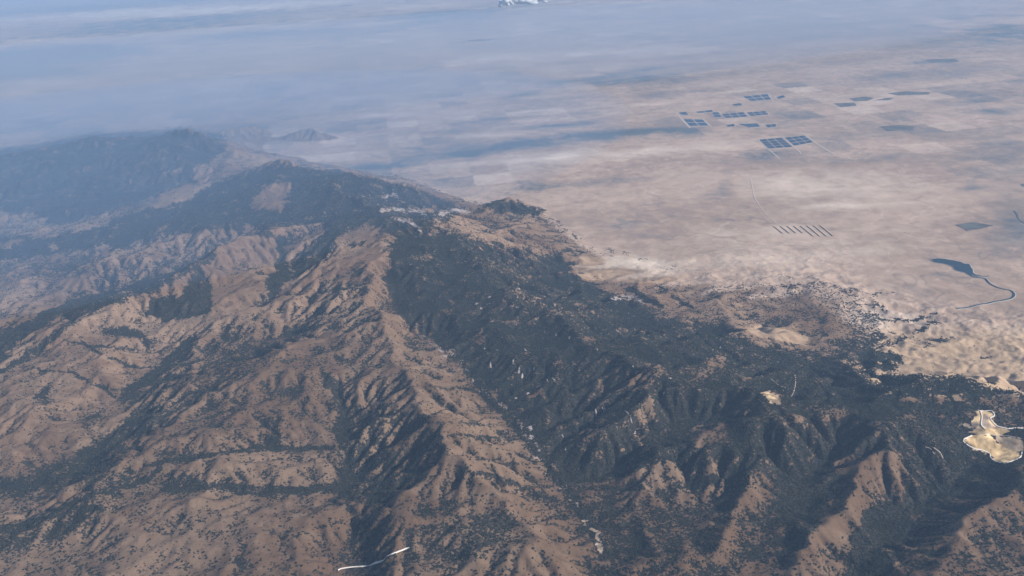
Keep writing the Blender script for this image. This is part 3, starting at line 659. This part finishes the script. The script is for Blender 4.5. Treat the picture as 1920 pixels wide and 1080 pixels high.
# ------------------------------------------------------------------ haze: one even volume round everything
hm = bpy.data.materials.new('haze'); hm.use_nodes = True; nt = hm.node_tree; nt.nodes.clear()
out = nt.nodes.new('ShaderNodeOutputMaterial'); pv = nt.nodes.new('ShaderNodeVolumePrincipled')
pv.inputs['Color'].default_value = HAZE_COL + (1,); pv.inputs['Density'].default_value = HAZE_DENS; pv.inputs['Anisotropy'].default_value = 0.0
nt.links.new(pv.outputs[0], out.inputs['Volume'])
hx, hy0, hy1, hz0, hz1 = 214000, -6000, 292000, -60, 7560
v8 = [(sx * hx, y, z) for z in (hz0, hz1) for y in (hy0, hy1) for sx in (-1, 1)]
tag(mesh_obj('haze', v8, [(0,2,3,1),(4,5,7,6),(0,1,5,4),(2,6,7,3),(0,4,6,2),(1,3,7,5)], mats=[hm]), kind='stuff')

def smoke_bank(px, py, rx, ry, thick, dens, rot, label, colr=(.62, .70, .90)):
    import bmesh
    c = at(np.array(float(px)), np.array(float(py))); b = bmesh.new(); bmesh.ops.create_uvsphere(b, u_segments=64, v_segments=32, radius=1)
    me = bpy.data.meshes.new('smoke_bank'); b.to_mesh(me); b.free()
    mm = hm.copy(); mm.name = 'smoke'; p = [n for n in mm.node_tree.nodes if n.type == 'PRINCIPLED_VOLUME'][0]
    p.inputs['Density'].default_value = dens; p.inputs['Color'].default_value = colr + (1,)
    me.materials.append(mm); me.polygons.foreach_set('use_smooth', [True] * len(me.polygons))
    o = bpy.data.objects.new('smoke_bank', me); COL.objects.link(o); o.location = (c[0], c[1], thick * .55); o.scale = (rx, ry, thick * .5); o.rotation_euler[2] = rot
    tag(o, label, kind='stuff')
smoke_bank(380, 175, 50000, 17000, 2800, 4.4e-5, R(8), 'lavender smoke lying over the far plain at the upper left')
smoke_bank(160, 375, 19000, 14000, 2600, 4.6e-5, R(20), 'thin blue smoke filling the valleys at the far left', (.34, .58, .98))

# ------------------------------------------------------------------ flat things on the plain
def simple_mat(name, c, rough=.9, spec=.1, var=0.0, scale=1/200):
    m_, nt, b = node_mat(name); b.inputs['Roughness'].default_value = rough; b.inputs['Specular IOR Level'].default_value = spec
    if var:
        geo = N(nt, 'ShaderNodeNewGeometry'); n = noise_tex(nt, geo.outputs['Position'], scale, 4, .6)
        mr = N(nt, 'ShaderNodeMapRange'); nt.links.new(n, mr.inputs[0]); mr.inputs[1].default_value = .3; mr.inputs[2].default_value = .7
        mr.inputs[3].default_value = 1 - var; mr.inputs[4].default_value = 1 + var
        mm = N(nt, 'ShaderNodeMix', data_type='RGBA', blend_type='MULTIPLY'); mm.inputs[0].default_value = 1
        mm.inputs[6].default_value = tuple(c) + (1,); nt.links.new(mr.outputs[0], mm.inputs[7]); nt.links.new(mm.outputs[2], b.inputs['Base Color'])
    else: b.inputs['Base Color'].default_value = tuple(c) + (1,)
    return m_
M_PANEL = simple_mat('solar_panel', (.018, .055, .105), .4, .5, .25, 1/350)
M_PAD = simple_mat('graded_earth', (.38, .30, .245), var=.12)
M_ROAD = simple_mat('pale_dirt', (.42, .34, .285), var=.15, scale=1/60)
M_ROADW = simple_mat('chalky_road', (.68, .61, .55), var=.12, scale=1/60)
M_ROCK2 = simple_mat('bank_earth', (.37, .275, .21), var=.15)
M_WATER = simple_mat('water', (.012, .032, .045), .45, .2)
M_BANK = simple_mat('bank_concrete', (.34, .30, .27), var=.1)
M_CROP = simple_mat('crop', (.10, .10, .095), var=.4, scale=1/500)
M_ROCK = simple_mat('bare_rock', (.32, .27, .255), var=.5, scale=1/18)

def arr(pts): return np.array(pts, float)
def ring_mesh(name, P, z0, z1, mat, parent=None):
    """closed outline P (n,2) extruded between two heights: one slab"""
    n = len(P); co = [(p[0], p[1], z0) for p in P] + [(p[0], p[1], z1) for p in P]
    me = bpy.data.meshes.new(name); me.from_pydata(co, [], [list(range(n, 2 * n))] + [[i, (i + 1) % n, n + (i + 1) % n, n + i] for i in range(n)])
    me.materials.append(mat); me.update()
    o = bpy.data.objects.new(name, me); COL.objects.link(o); o.parent = parent
    return o
def catmull(P, n=8):
    P = np.asarray(P, float); Q = np.vstack([2 * P[0] - P[1], P, 2 * P[-1] - P[-2]]); out = []
    for i in range(1, len(Q) - 2):
        for t in np.linspace(0, 1, n, endpoint=False):
            a, b, c, d_ = Q[i - 1], Q[i], Q[i + 1], Q[i + 2]
            out.append(.5 * (2 * b + (c - a) * t + (2 * a - 5 * b + 4 * c - d_) * t * t + (3 * b - a - 3 * c + d_) * t ** 3))
    out.append(Q[-2]); return np.array(out)
def ribbon(name, P, width, mat, lift=2.0, flat=None, kind='structure', n=8, offs=0.0):
    """a band following world points P (n,2), draped on the relief, with thickness"""
    P = catmull(P, n); T = np.gradient(P, axis=0); T /= np.linalg.norm(T, axis=1)[:, None] + 1e-9
    Nn = np.stack([-T[:, 1], T[:, 0]], -1)
    wv = np.broadcast_to(np.asarray(width, float), (len(P),)) if np.ndim(width) == 0 else np.interp(np.linspace(0, 1, len(P)), np.linspace(0, 1, len(width)), width)
    co = []
    for s_, dz in ((-.5, -8), (-.5, 0), (-.17, .0), (.17, .0), (.5, 0), (.5, -8)):
        Q = P + Nn * (wv * s_ + offs)[:, None]
        z = np.full(len(Q), flat) if flat is not None else height(Q[:, 0], Q[:, 1]) + lift
        co.append(np.column_stack([Q, z + dz]))
    if flat is None:
        m4 = np.max([c[:, 2] for c in co[1:5]], axis=0)
        for c in co[1:5]: c[:, 2] = .5 * c[:, 2] + .5 * m4
    co = np.array(co); k, L = co.shape[:2]
    ii = np.arange(k * L).reshape(k, L)
    q4 = np.stack([ii[1:, :-1], ii[:-1, :-1], ii[:-1, 1:], ii[1:, 1:]], -1).reshape(-1, 4)
    o = mesh_obj(name, co.reshape(-1, 3), q4, mats=[mat])
    if kind: tag(o, kind=kind)
    return o
def lerp2(q, u, v):
    a, b, c, d_ = [np.array(p, float) for p in q]
    return (a * (1 - u) + b * u) * (1 - v) + (d_ * (1 - u) + c * u) * v

SOLAR = [  # quad in photo pixels (far-left, far-right, near-right, near-left), blocks across, blocks deep, label
 ([(1422,262),(1466,258),(1487,276),(1440,279)], 3, 4, 'large dark blue solar array of the nearest farm, left block beside a pale lane'),
 ([(1470,258),(1508,254),(1526,267),(1489,274)], 3, 3, 'dark blue solar array of the nearest farm, right block ending short'),
 ([(1280,223),(1318,224),(1330,236),(1293,237)], 2, 2, 'single solar array standing apart at the left end of the farm cluster'),
 ([(1353,214),(1394,210),(1403,219),(1360,222)], 3, 2, 'wide solar array in the middle of the farm cluster, between two pale lanes'),
 ([(1399,211),(1435,208),(1442,215),(1407,218)], 3, 2, 'solar array at the right end of the middle row, ending in a pale corner'),
 ([(1334,211),(1347,210),(1355,220),(1339,220)], 1, 2, 'narrow solar array left of the wide one in the middle row'),
 ([(1391,181),(1440,176),(1448,187),(1409,190)], 3, 2, 'pale blue solar array farthest back in the farm cluster'),
 ([(1455,182),(1469,178),(1474,182),(1460,187)], 1, 1, 'small solar array just right of the farthest back one'),
 ([(1371,196),(1388,193),(1394,198),(1378,199)], 1, 1, 'small solar array between the farthest row and the middle row'),
 ([(1361,235),(1377,232),(1379,237),(1364,238)], 1, 1, 'tiny solar array at the left of the front row of the cluster'),
 ([(1382,232),(1420,231),(1427,238),(1407,240)], 3, 1, 'long low solar array in the middle of the front row'),
 ([(1434,234),(1455,232),(1456,238),(1440,240)], 2, 1, 'short solar array at the right of the front row'),
 ([(1302,210),(1336,206),(1338,210),(1310,212)], 2, 1, 'thin strip of solar panels behind the array that stands apart'),
 ([(1271,211),(1287,209),(1292,216),(1279,216)], 1, 1, 'faint solar array at the upper left corner of the farm cluster'),
]
for qd, nu, nv, lab in SOLAR:
    qd = [tuple(p) for p in at(arr(qd)[:, 0], arr(qd)[:, 1])]
    cx, cy = np.mean(qd, axis=0)
    e = bpy.data.objects.new('solar_array', None); COL.objects.link(e); e.location = (cx, cy, 0)
    tag(e, lab, 'solar array', 'solar arrays out on the desert plain')
    q0 = [(p[0] - cx, p[1] - cy) for p in qd]
    pad = [lerp2(q0, u, v) for u, v in ((-.02, -.03), (1.02, -.03), (1.02, 1.03), (-.02, 1.03))]
    ring_mesh('graded_pad', pad, -1, 1.5, M_PAD, e)
    for i in range(nu):
        for j in range(nv):
            if rng.random() < .08 and nu * nv == 6: continue
            g = .07; u0_, u1_, v0_, v1_ = (i + g) / nu, (i + 1 - g) / nu, (j + g * 1.3) / nv, (j + 1 - g * 1.3) / nv
            co = []; fa = []; rows = 14       # rows of tilted panels, a service lane between every two
            for r in range(rows):
                a0 = v0_ + (v1_ - v0_) * r / rows; a1 = a0 + (v1_ - v0_) / rows * .95
                c4 = [lerp2(q0, u0_, a0), lerp2(q0, u1_, a0), lerp2(q0, u1_, a1), lerp2(q0, u0_, a1)]; b0 = len(co)
                co += [(c4[0][0], c4[0][1], 9), (c4[1][0], c4[1][1], 9), (c4[2][0], c4[2][1], 4), (c4[3][0], c4[3][1], 4)]
                co += [(c4[0][0], c4[0][1], 1.5), (c4[1][0], c4[1][1], 1.5)]
                fa += [(b0, b0 + 1, b0 + 2, b0 + 3), (b0, b0 + 4, b0 + 5, b0 + 1)]
            mesh_obj('panel_block', co, fa, mats=[M_PANEL], parent=e)

FIELDS = [[(1562,194),(1602,192),(1607,198),(1576,201)], [(1591,185),(1622,181),(1640,184),(1625,189),(1602,190)], [(1640,188),(1660,184),(1677,183),(1667,188)], [(1664,175),(1700,171),(1745,173),(1740,177),(1683,179)],
          [(1646,238),(1683,234),(1717,237),(1709,244),(1662,246),(1655,241)], [(1793,422),(1805,420),(1827,417),(1862,423),(1840,429),(1813,433)], [(1912,345),(1935,342),(1940,350),(1916,350)], [(1735,112),(1790,110),(1800,116),(1745,118)]]
for q_ in FIELDS:
    P = at(arr(q_)[:, 0], arr(q_)[:, 1]); P = np.array([P[i] * (1 - t) + P[(i + 1) % len(P)] * t for i in range(len(P)) for t in np.linspace(0, 1, 6, endpoint=False)])
    P += 25 * np.column_stack([fbm(P[:, 0] / 300, P[:, 1] / 300, 5, 2), fbm(P[:, 0] / 300, P[:, 1] / 300, 8, 2)])
    zz = height(P[:, 0], P[:, 1]).max() + 1.2
    tag(ring_mesh('field', P, zz - 8, zz, M_CROP), kind='structure')

# reservoir with its pale rim, and the aqueduct leading away from it
lake = arr([(315,192),(345,178),(385,169),(430,171),(480,175),(540,186),(600,195),(650,206),(690,215),(730,235),(790,240),(812,275),(835,310),(842,350),(880,372),(935,384),(938,398),(890,402),(850,396),(800,378),(770,366),(730,345),(660,333),(620,315),(600,300),(580,270),(530,250),(470,235),(400,225),(345,214)]) / 6.75 + arr([1700, 460])
LK = at(lake[:, 0], lake[:, 1]); ZW = float(height(LK[:, 0], LK[:, 1]).max())
LKc = catmull(np.vstack([LK, LK[:1]]), 6)[:-1]
tag(ring_mesh('lake', LKc, ZW - 30, ZW + 2.5, M_WATER), kind='structure')
ribbon('lake_bank', np.vstack([LK, LK[:2]]), 36, M_BANK, flat=ZW + 1.2, offs=0)
def px2(pts, s_, ox, oy): p = arr(pts) / s_ + arr([ox, oy]); return at(p[:, 0], p[:, 1])
def waterway(pts, wd, bank):
    P = px2(pts, 6.75, 1700, 460); z = float(height(P[:, 0], P[:, 1]).max())
    ribbon('canal_bank', P, bank, M_BANK, lift=4.5); ribbon('canal', P, wd, M_WATER, lift=6.5)
waterway([(850,385),(900,393),(950,396),(1000,396),(1052,392)], 34, 62)
waterway([(790,372),(850,402),(905,412),(960,418),(1000,428),(1030,460),(1060,490),(1120,520),(1180,540),(1240,558),(1310,572),(1350,598),(1362,630),(1335,665),(1270,690),(1150,714),(1050,737),(950,760),(850,784),(750,806),(620,830)], 40, 66)

# pale earth banks of a terraced field
for k in range(8):
    a = at(np.array([1452 + 12.3 * k, 1462 + 12.3 * k, 1468 + 12.3 * k + (k > 3) * 8]), np.array([425 - .3 * k, 433 - .3 * k, 438 + (k > 3) * 7 - .3 * k]))
    ribbon('earth_bank', a, 48, M_ROCK2, lift=12)
def track(pts, wd, mat=None, name='dirt_road', lift=2.0):
    P = at(arr(pts)[:, 0], arr(pts)[:, 1]); ribbon(name, P, wd, mat or M_ROAD, lift=lift)
track([(1268,212),(1280,226),(1294,240)], 60); track([(1318,222),(1326,230),(1334,238)], 45); track([(1349,210),(1356,217),(1362,224)], 45)
track([(1395,208),(1401,214),(1408,220)], 45); track([(1419,260),(1432,272),(1446,284),(1462,298)], 45); track([(1467,256),(1480,268),(1496,282),(1502,288)], 50)
track([(1500,247),(1511,254),(1532,270),(1560,287),(1568,291)], 55); track([(1440,176),(1446,186),(1452,190)], 50)
track([(1405,332),(1409,345),(1414,368),(1424,386)], 30); track([(1424,386),(1440,405),(1470,430)], 22)
track([(1300,480),(1380,468),(1440,462),(1500,455)], 26); track([(1902,395),(1908,404),(1912,412),(1926,422)], 70, M_CROP)
track([(1360,500),(1450,490),(1560,478),(1640,470)], 20)

def draped(pts, wd, mat, lift=3.0, name='dirt_road'):
    p = catmull(arr(pts), 5); P = hit(p[:, 0], p[:, 1])[:, :2]; ribbon(name, P, wd, mat, lift=lift, n=3)
draped([(634,1071),(640,1068),(660,1065),(688,1063),(703,1058),(718,1053),(727,1044),(745,1037),(768,1028)], 13, M_ROADW, 20)
draped([(1833,769),(1838,771),(1848,771),(1858,771),(1863,775),(1864,780),(1857,784),(1860,790),(1866,797),(1874,801),(1890,804),(1905,803),(1920,803),(1950,801)], 12, M_ROADW, 9)
draped([(1838,771),(1841,782),(1840,797),(1848,806)], 12, M_ROADW, 9)
draped([(1822,817),(1806,826),(1816,836),(1828,842),(1842,845),(1855,851),(1858,859),(1868,866),(1886,868),(1905,862),(1914,856),(1916,848)], 12, M_ROADW, 9)
draped([(1834,814),(1855,812),(1864,816),(1888,817),(1917,823)], 10, M_ROAD, 3)
draped([(1490,700),(1492,715),(1488,735),(1482,745)], 12, M_ROAD, 4); draped([(1748,838),(1762,848),(1768,860)], 10, M_ROAD, 4)
draped([(1735,838),(1745,842),(1752,852)], 8, M_ROAD, 4); draped([(1445,710),(1460,722),(1480,730)], 8, M_ROAD, 4)
print('features', round(time.time() - T0, 1))

# ------------------------------------------------------------------ bare rock outcrops
def ico(sub):
    import bmesh
    b = bmesh.new(); bmesh.ops.create_icosphere(b, subdivisions=sub, radius=1)
    v = np.array([p.co[:] for p in b.verts]); f = np.array([[q.index for q in t.verts] for t in b.faces]); b.free(); return v, f
IV, IF = ico(3); IV2, IF2 = ico(2); IV1, IF1 = ico(1)
def rock(px, py, lx, ly, ang, label, group):
    c = hit(px, py)[0]; dst = math.hypot(c[0], c[1]); k = dst / F
    v = IV.copy(); sd = rng.integers(1000)
    nn = 1 + .5 * noise(v[:, 0] * 1.7 + sd, v[:, 1] * 1.7 + v[:, 2] * 1.3, sd) + .3 * noise(v[:, 0] * 4 + v[:, 2] * 3 + sd, v[:, 1] * 4, sd + 3)
    v = v * nn[:, None]
    ca, sa = math.cos(ang), math.sin(ang)
    x = v[:, 0] * lx * k / 2 * .62; y = v[:, 1] * ly * k / 2 * 1.4
    wx_, wy_ = c[0] + x * ca - y * sa, c[1] + x * sa + y * ca
    z = height(wx_, wy_) + v[:, 2] * 9 - 1
    o = mesh_obj('rock_outcrop', np.column_stack([wx_ - c[0], wy_ - c[1], z - c[2]]), IF, mats=[M_ROCK])
    o.location = c; tag(o, label, 'rock', group)
CR = [(826,652),(850,668),(865,681),(887,715),(911,732),(975,795),(999,819),(1015,862),(1023,888),(1062,911),(1085,880)]
FO = [(985,656,8,11),(962,677,7,9),(973,695,7,10),(979,706,6,10),(967,746,12,6),(989,738,12,5),(920,685,5,8),(932,656,5,6),(1001,693,5,7),(1026,713,5,10),(1038,711,6,12),(1117,772,6,9),(1134,766,6,8),
      (1175,773,6,14),(1183,786,4,7),(1190,812,6,8),(1118,775,5,9),(1131,768,4,8),(1067,633,8,6),(1043,628,6,5),(1062,607,6,6),(1042,605,4,8),(902,578,12,5),(893,570,12,4),(917,557,12,4),(973,541,9,4),(1160,560,14,4),(1197,564,14,3),
      (1257,709,6,3),(1428,705,6,3),(1187,687,5,4),(1238,660,5,3),(1397,778,3,3),(1244,738,8,3),(1100,715,4,4),(1055,818,6,5),(1060,842,5,4),(1290,640,5,3),(1350,652,5,3),(1120,655,4,4)]
for a in CR: rock(a[0], a[1], rng.uniform(3.5, 5.5), rng.uniform(2, 3.5), rng.uniform(-.6, .6), 'pale bare rock beside the creek between the tan slope and the dark forest', 'pale rocks strung along the creek')
for a in FO: rock(a[0], a[1], a[2], a[3], rng.uniform(-.5, .5), 'pale bare rock outcrop showing through the dark forest cover', 'rock outcrops in the dark forest')

# ------------------------------------------------------------------ trees
def tree_mat(name, c0, c1):
    m_, nt, b = node_mat(name)
    oi = N(nt, 'ShaderNodeObjectInfo'); geo = N(nt, 'ShaderNodeNewGeometry'); n = noise_tex(nt, geo.outputs['Position'], 1 / 9, 2, .6)
    a = mathn(nt, 'ADD', mathn(nt, 'MULTIPLY', oi.outputs['Random'], .5), mathn(nt, 'MULTIPLY', n, .5))
    mx = N(nt, 'ShaderNodeMix', data_type='RGBA'); nt.links.new(a, mx.inputs[0]); mx.inputs[6].default_value = c0; mx.inputs[7].default_value = c1
    nt.links.new(mx.outputs[2], b.inputs['Base Color']); return m_
M_TREE = tree_mat('tree_foliage', (.010, .013, .010, 1), (.031, .031, .021, 1))
M_TRUNK = simple_mat('bark', (.12, .09, .07))
NC = 1350000
rr = np.sqrt(rng.uniform(7000 ** 2, 30000 ** 2, NC)); aa = rng.uniform(-R(41), R(41), NC)
tx = (rr * np.sin(aa)).astype(np.float32); ty = (rr * np.cos(aa)).astype(np.float32)
tz = height(tx, ty)
cpx, cpy = project(np.stack([tx, ty, tz], -1))
ok = (cpx > -120) & (cpx < 2040) & (cpy > 250) & (cpy < 1180)
# share of cover from the fan grid attributes
ar = (np.degrees(np.arctan2(tx, ty)) + 46) / 92 * (len(az) - 1)
dr = np.degrees(np.arctan(H / np.hypot(tx, ty))); ri = np.interp(-dr, -dep, np.arange(len(dep)))
tv = bil(veg.astype(np.float32), ar, ri); tm = bil(mt.astype(np.float32), ar, ri)
# real clumping at the scale of single groves
cl = .5 + .9 * fbm(tx / 70, ty / 70, 131, 2)
keep = ok & ((tm > .08) | (tv > .3)) & (tv > .06) & (rng.random(NC) < np.clip(.75 * tv + .5 * (tv - cl), 0.04, 1)) & (rng.random(NC) < np.where(rr < 20000, 1, .6))
tx, ty, tz, tv, rr_, cpx, cpy = tx[keep], ty[keep], tz[keep], tv[keep], rr[keep], cpx[keep], cpy[keep]
print('trees', len(tx), round(time.time() - T0, 1))
sc = (5.2 + 8.5 * rng.random(len(tx)) ** 1.6) * (1 + .25 * sstep(16000, 26000, rr_))
# the 300 free-standing trees that show largest become things of their own
cell = (np.floor(tx / 45).astype(int) * 100003 + np.floor(ty / 45).astype(int))
_, inv, cnt = np.unique(cell, return_inverse=True, return_counts=True)
vis = (cpx > 8) & (cpx < 1912) & (cpy < 1074) & (cpy > 820)
ctr = hit(cpx[vis], cpy[vis]); seen = np.zeros(len(tx), bool); seen[np.where(vis)[0]] = np.hypot(ctr[:, 0] - tx[vis], ctr[:, 1] - ty[vis]) < 60
score = sc * F / np.sqrt(rr_ ** 2 + H ** 2) - 3 * (cnt[inv] > 1) - 2.5 * np.clip(tv, 0, 1)
score[~seen] = -99
top = np.argsort(-score)[:300]; single = np.zeros(len(tx), bool); single[top] = True
def oak_mesh(k):
    co, fa, mi = [], [], []; nb = 0
    g = np.random.default_rng(40 + k)
    def put(v, f, m_):
        nonlocal nb
        co.append(v); fa.append(f + nb); mi.extend([m_] * len(f)); nb += len(v)
    a = np.linspace(0, 2 * np.pi, 7)[:-1]
    lv = [(0, .10, 0, 0), (.35, .07, .02, 0), (.7, .05, .06, .02)]
    tv_ = np.array([(x + r * math.cos(t), y + r * math.sin(t), z) for z, r, x, y in lv for t in a])
    tf = [(i + 6 * l, (i + 1) % 6 + 6 * l, (i + 1) % 6 + 6 * l + 6) for l in range(2) for i in range(6)] + [(i + 6 * l, (i + 1) % 6 + 6 * l + 6, i + 6 * l + 6) for l in range(2) for i in range(6)]
    put(tv_, np.array(tf), 1)
    for q_ in range(9):                 # crown: uneven lobes
        t = g.uniform(0, 6.28); r = g.uniform(0, .62) if q_ else 0
        c = np.array([r * math.cos(t), r * math.sin(t), g.uniform(.55, 1.0) - .3 * r]); s_ = g.uniform(.3, .5)
        v = IV1 * (1 + .45 * g.normal(size=(len(IV1), 1)) * .6) * s_ * np.array([1, 1, .75]) + c; put(v, IF1, 0)
    for q_ in range(150):               # leaf tufts breaking the outline
        t = g.uniform(0, 6.28); u = g.uniform(0, 1); r = math.sqrt(1 - u * u)
        c = np.array([r * math.cos(t), r * math.sin(t), .45 + .8 * u]) * np.array([.98, .98, 1]) * g.uniform(.8, 1.08)
        v = c + g.normal(size=(3, 3)) * .11; put(v, np.array([(0, 1, 2)]), 0)
    o = mesh_obj('oak_tree', np.vstack(co), np.vstack(fa), mats=[M_TREE, M_TRUNK]); o.data.polygons.foreach_set('material_index', mi)
    me = o.data; bpy.data.objects.remove(o); me.name = 'oak_tree'; return me
oaks = [oak_mesh(k) for k in range(4)]
ZN = [('single round dark oak on the dry brown slopes left of the middle canyon', 'lone oaks on the slopes left of the middle canyon'),
      ('single round dark oak on the brown slopes between the middle canyon and the creek', 'lone oaks between the middle canyon and the creek'),
      ('single round dark oak on the bright tan spurs right of the creek', 'lone oaks on the tan spurs right of the creek')]
for n_, i in enumerate(top):
    o = bpy.data.objects.new('oak_tree', oaks[n_ % 4]); COL.objects.link(o)
    o.location = (tx[i], ty[i], tz[i] - 1); s_ = sc[i] * 1.35; o.scale = (s_, s_ * rng.uniform(.8, 1.1), s_ * .95); o.rotation_euler[2] = rng.uniform(0, 6.28)
    zn = ZN[0 if cpx[i] < 650 else 1 if cpx[i] < 1115 else 2]; tag(o, zn[0], 'tree', zn[1])

rest = ~single
pm_ = bpy.data.meshes.new('woodland'); co = np.stack([tx, ty, tz + sc * .25], -1)[rest].astype(np.float32)
pm_.vertices.add(len(co)); pm_.vertices.foreach_set('co', co.ravel())
a = pm_.attributes.new('size', 'FLOAT', 'POINT'); a.data.foreach_set('value', sc[rest].astype(np.float32))
a = pm_.attributes.new('turn', 'FLOAT', 'POINT'); a.data.foreach_set('value', rng.uniform(0, 6.28, len(co)).astype(np.float32))
a = pm_.attributes.new('pick', 'INT', 'POINT'); a.data.foreach_set('value', rng.integers(0, 5, len(co)).astype(np.int32))
wo = bpy.data.objects.new('woodland', pm_); COL.objects.link(wo)
tag(wo, 'dark oak and chaparral cover dotted and massed over the brown mountain slopes', 'woodland', kind='stuff')
ng = bpy.data.node_groups.new('woodland', 'GeometryNodeTree')
ng.interface.new_socket('Geometry', in_out='INPUT', socket_type='NodeSocketGeometry'); ng.interface.new_socket('Geometry', in_out='OUTPUT', socket_type='NodeSocketGeometry')
gi = ng.nodes.new('NodeGroupInput'); go = ng.nodes.new('NodeGroupOutput')
ins = ng.nodes.new('GeometryNodeInstanceOnPoints'); join = ng.nodes.new('GeometryNodeJoinGeometry')
def named(t, nme):
    n = ng.nodes.new('GeometryNodeInputNamedAttribute'); n.data_type = t; n.inputs['Name'].default_value = nme
    return [s_ for s_ in n.outputs if s_.name == 'Attribute' and s_.enabled][0]
for k in range(5):
    ic = ng.nodes.new('GeometryNodeMeshIcoSphere'); ic.inputs['Radius'].default_value = 1; ic.inputs['Subdivisions'].default_value = 2
    sp = ng.nodes.new('GeometryNodeSetPosition'); nz = ng.nodes.new('ShaderNodeTexNoise'); nz.noise_dimensions = '4D'
    nz.inputs['W'].default_value = k * 7.3; nz.inputs['Scale'].default_value = 1.1; nz.inputs['Detail'].default_value = 2
    vm = ng.nodes.new('ShaderNodeVectorMath'); vm.operation = 'SUBTRACT'; vm.inputs[1].default_value = (.5, .5, .5)
    vs = ng.nodes.new('ShaderNodeVectorMath'); vs.operation = 'MULTIPLY'; vs.inputs[1].default_value = (2.2, 2.2, 1.2)
    ng.links.new(nz.outputs['Color'], vm.inputs[0]); ng.links.new(vm.outputs[0], vs.inputs[0]); ng.links.new(vs.outputs[0], sp.inputs['Offset'])
    tr = ng.nodes.new('GeometryNodeTransform'); tr.inputs['Scale'].default_value = (1, 1, .78)
    sm_ = ng.nodes.new('GeometryNodeSetMaterial'); sm_.inputs['Material'].default_value = M_TREE
    g2 = ng.nodes.new('GeometryNodeGeometryToInstance')
    ng.links.new(ic.outputs['Mesh'], sp.inputs['Geometry']); ng.links.new(sp.outputs[0], tr.inputs['Geometry']); ng.links.new(tr.outputs[0], sm_.inputs['Geometry'])
    ng.links.new(sm_.outputs[0], g2.inputs[0]); ng.links.new(g2.outputs[0], join.inputs[0])
ins.inputs['Pick Instance'].default_value = True
cx_ = ng.nodes.new('ShaderNodeCombineXYZ'); ng.links.new(named('FLOAT', 'turn'), cx_.inputs[2])
ng.links.new(gi.outputs[0], ins.inputs['Points']); ng.links.new(join.outputs[0], ins.inputs['Instance'])
ng.links.new(named('INT', 'pick'), ins.inputs['Instance Index']); ng.links.new(cx_.outputs[0], ins.inputs['Rotation']); ng.links.new(named('FLOAT', 'size'), ins.inputs['Scale'])
ng.links.new(ins.outputs[0], go.inputs[0])
md = wo.modifiers.new('woodland', 'NODES'); md.node_group = ng

# ------------------------------------------------------------------ small clouds far out over the plain
M_CLOUD = simple_mat('cloud', (.50, .50, .49), 1, 0)
def cloud(px, py, wpx, hpx, z, label, seed):
    g = np.random.default_rng(seed); c = np.append(at(px, py, z), z); k = np.linalg.norm(c - [0, 0, H]) / F
    co, fa, nb = [], [], 0
    for q_ in range(16):
        t = g.uniform(-1, 1); s_ = (1 - .6 * abs(t)) * g.uniform(.35, .75)
        ctr_ = np.array([t * wpx * k * .5, g.uniform(-1, 1) * wpx * k * .22, g.uniform(-.2, .5) * hpx * k])
        n_ = 1 + .25 * noise(IV2[:, 0] * 2 + q_, IV2[:, 1] * 2 + IV2[:, 2], seed + q_)[:, None]
        v = IV2 * n_ * s_ * np.array([wpx * k * .3, wpx * k * .3, hpx * k * .8]); v[:, 2] = np.maximum(v[:, 2], -.25 * hpx * k)
        co.append(v + ctr_); fa.append(IF2 + nb); nb += len(v)
    o = mesh_obj('cloud', np.vstack(co), np.vstack(fa), mats=[M_CLOUD], smooth=True); o.location = c
    tag(o, label, 'cloud')
cloud(948, 8, 26, 12, 2600, 'small bright white puff of cloud at the top edge of the view', 1)
cloud(992, 4, 60, 8, 2600, 'wider cream cloud just right of the bright white puff', 2)
print('all', round(time.time() - T0, 1))
